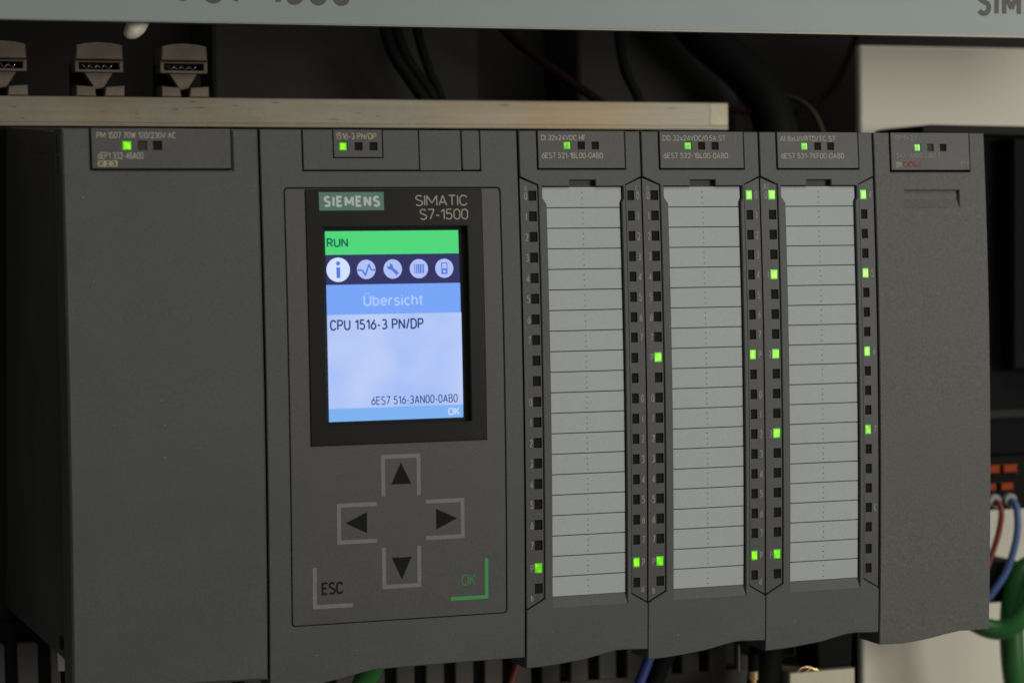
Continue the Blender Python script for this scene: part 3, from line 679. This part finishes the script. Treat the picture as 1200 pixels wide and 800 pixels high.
# connector plugs under the fifth module
t = thing('cable_connector', 'cream block connector with a black hood under the labelled module nearest the right end', 'connector', (237.5, 60, -30))
B().prism(rect(226.5, 248.6, -40, -13.6), 60, 74, c=.3).make('connector_block', GREYC, t, bend=False)
B().prism([(237, -13.4), (248.5, -13.4), (249, -4), (250.5, -1), (250.5, 9), (236.8, 9), (236.8, -9.5)], 62, 76, c=.6).make('hood', BLK, t, bend=False)
B().tube([(228.3, 58.5, -13.4), (229.2, 58.5, -12.4), (231, 58.5, -11.9), (233, 58.5, -12.3), (234.4, 58.5, -13.2)], .32, 8).make('contact_spring', BRASS, t, bend=False)
B().tube([(231.5, 58.8, -13.4), (232.8, 58.8, -12.6), (234.5, 58.8, -12.8), (235.6, 58.8, -13.4)], .3, 8).make('contact_spring', BRASS, t, bend=False)
B().prism(rect(223, 236.7, -11.8, 8), 76, 90, c=.6).make('plug_rear', HS, t, bend=False)
t = thing('terminal_screw', 'brass terminal screw beside a round black cable under the middle labelled module', 'screw', (214.4, 60, -24))
B().lathe(214.4, 60, [(1.4, -24), (1.4, -15.8), (1.0, -15.6), (1.0, -14.9), (1.5, -14.7), (1.5, -12.3), (1.3, -12.0)]).make('screw_shaft', BRASS, t, bend=False)
B().lathe(214.4, 60, [(1.7, -11.95), (1.7, -7), (1.5, -6.8)]).make('screw_collar', BLK, t, bend=False)
B().tube([(210, 61, -4), (210, 61, -13)], .35, 8).make('contact_pin', STL, t, bend=False)
cable('black_cable', [(222, 66, 10), (222, 66, -2), (221, 66, -14), (220, 66, -24), (219, 66, -40)], 5.2, BLK, 'fat round black cable between the brass screw and the cream connector', group=G2)

# ------------------------------------------------------------------ equipment beyond the right end
t = thing('terminal_device', 'tall black device with orange terminal levers behind the right end module', 'terminal block', (330, 90, 28))
B().prism([(288.5, 151.0), (360, 149.6), (360, 152.9), (291.5, 153.6), (288.5, 152.9)], 88, 120, c=.4).make('top_plate', BOX, t, bend=False)
B().prism([(288.5, 46), (360, 46), (360, 150.8), (288.5, 150.8)], 94, 125, c=.6).make('casing', mat('device_grey', (.009, .0095, .011), .8, vary=.2, vscale=30, spec=.04), t, bend=False)
B().prism([(320.5, 74.5), (360, 74.5), (360, 149.3), (320.5, 149.3)], 86, 94.2, c=.6).make('front_block', BLK, t, bend=False)
B().prism(rect(296, 360, 58, 61), 92, 94.2, c=.5).make('casing_ledge', BOX, t, bend=False)
B().prism(rect(296, 331, 28.2, 45.9), 92, 125, c=.4).make('terminal_body', BLK, t, bend=False)
for x in (312.4, 318.9):
    B().prism([(x, 40.6), (x+5.3, 40.6), (x+4.9, 41.9), (x+5.3, 43.2), (x, 43.2)], 89.5, 92.2, c=.25).make('lever', ORG, t, bend=False)
    B().prism([(x-.2, 34.8), (x+4.2, 34.8), (x+4.2, 37.1), (x-.2, 37.1)], 90.5, 92.2, c=.2).make('lever', ORG, t, bend=False)
for x in (316.5, 322.3):
    B().tube([(x-.4, 95, 31.8), (x, 90.5, 31.2)], 2.3, 16).make('ferrule', FER, t, bend=False)
cable('red_wire', [(316.4, 96, 31.5), (316.6, 90, 31), (316.8, 87.5, 28.5), (316.2, 88, 22), (314.4, 89, 15), (311, 90, 6), (306, 92, -4)], 1.0, RED, 'dark red wire dropping from the terminal with orange levers', group='wires from the orange terminals')
cable('blue_wire', [(322.3, 96, 31.5), (322.3, 90, 31), (322.6, 87.5, 28.5), (322.2, 87, 20), (319.4, 88, 9.5), (315.5, 89, 3), (311, 91, -3), (304, 93, -8)], 1.2, BLUE, 'blue wire curving down from the terminal with orange levers', group='wires from the orange terminals')
cable('green_cable', [(303, 99, -1), (309, 90, -8.2), (315.5, 85, -10.0), (321, 82, -6.0), (327, 82, 3), (333, 84, 12)], 3.3, GRC, 'green cable looping behind the lower corner of the right end module', group='green cables at the lower right')
cable('green_cable', [(331, 92, 9), (327.5, 92, 7), (324.4, 92, 1), (323.3, 92, -10), (324, 92, -24), (328, 94, -40)], 4.0, GRC, 'green cable hanging straight down at the right picture edge', group='green cables at the lower right')
o = B().prism(rrect(300, 331, -3.4, 10.2, 2.2, 4), 98, 112, c=.9).make('cable_plug', BLK, bend=False)
o['label'] = 'black rounded plug behind the blue wire and the green cables'; o['category'] = 'plug'
for o in list(bpy.data.objects):
    if o.type == 'MESH' and 'org_mm' in o: del o['org_mm']
    elif 'org_mm' in o: del o['org_mm']
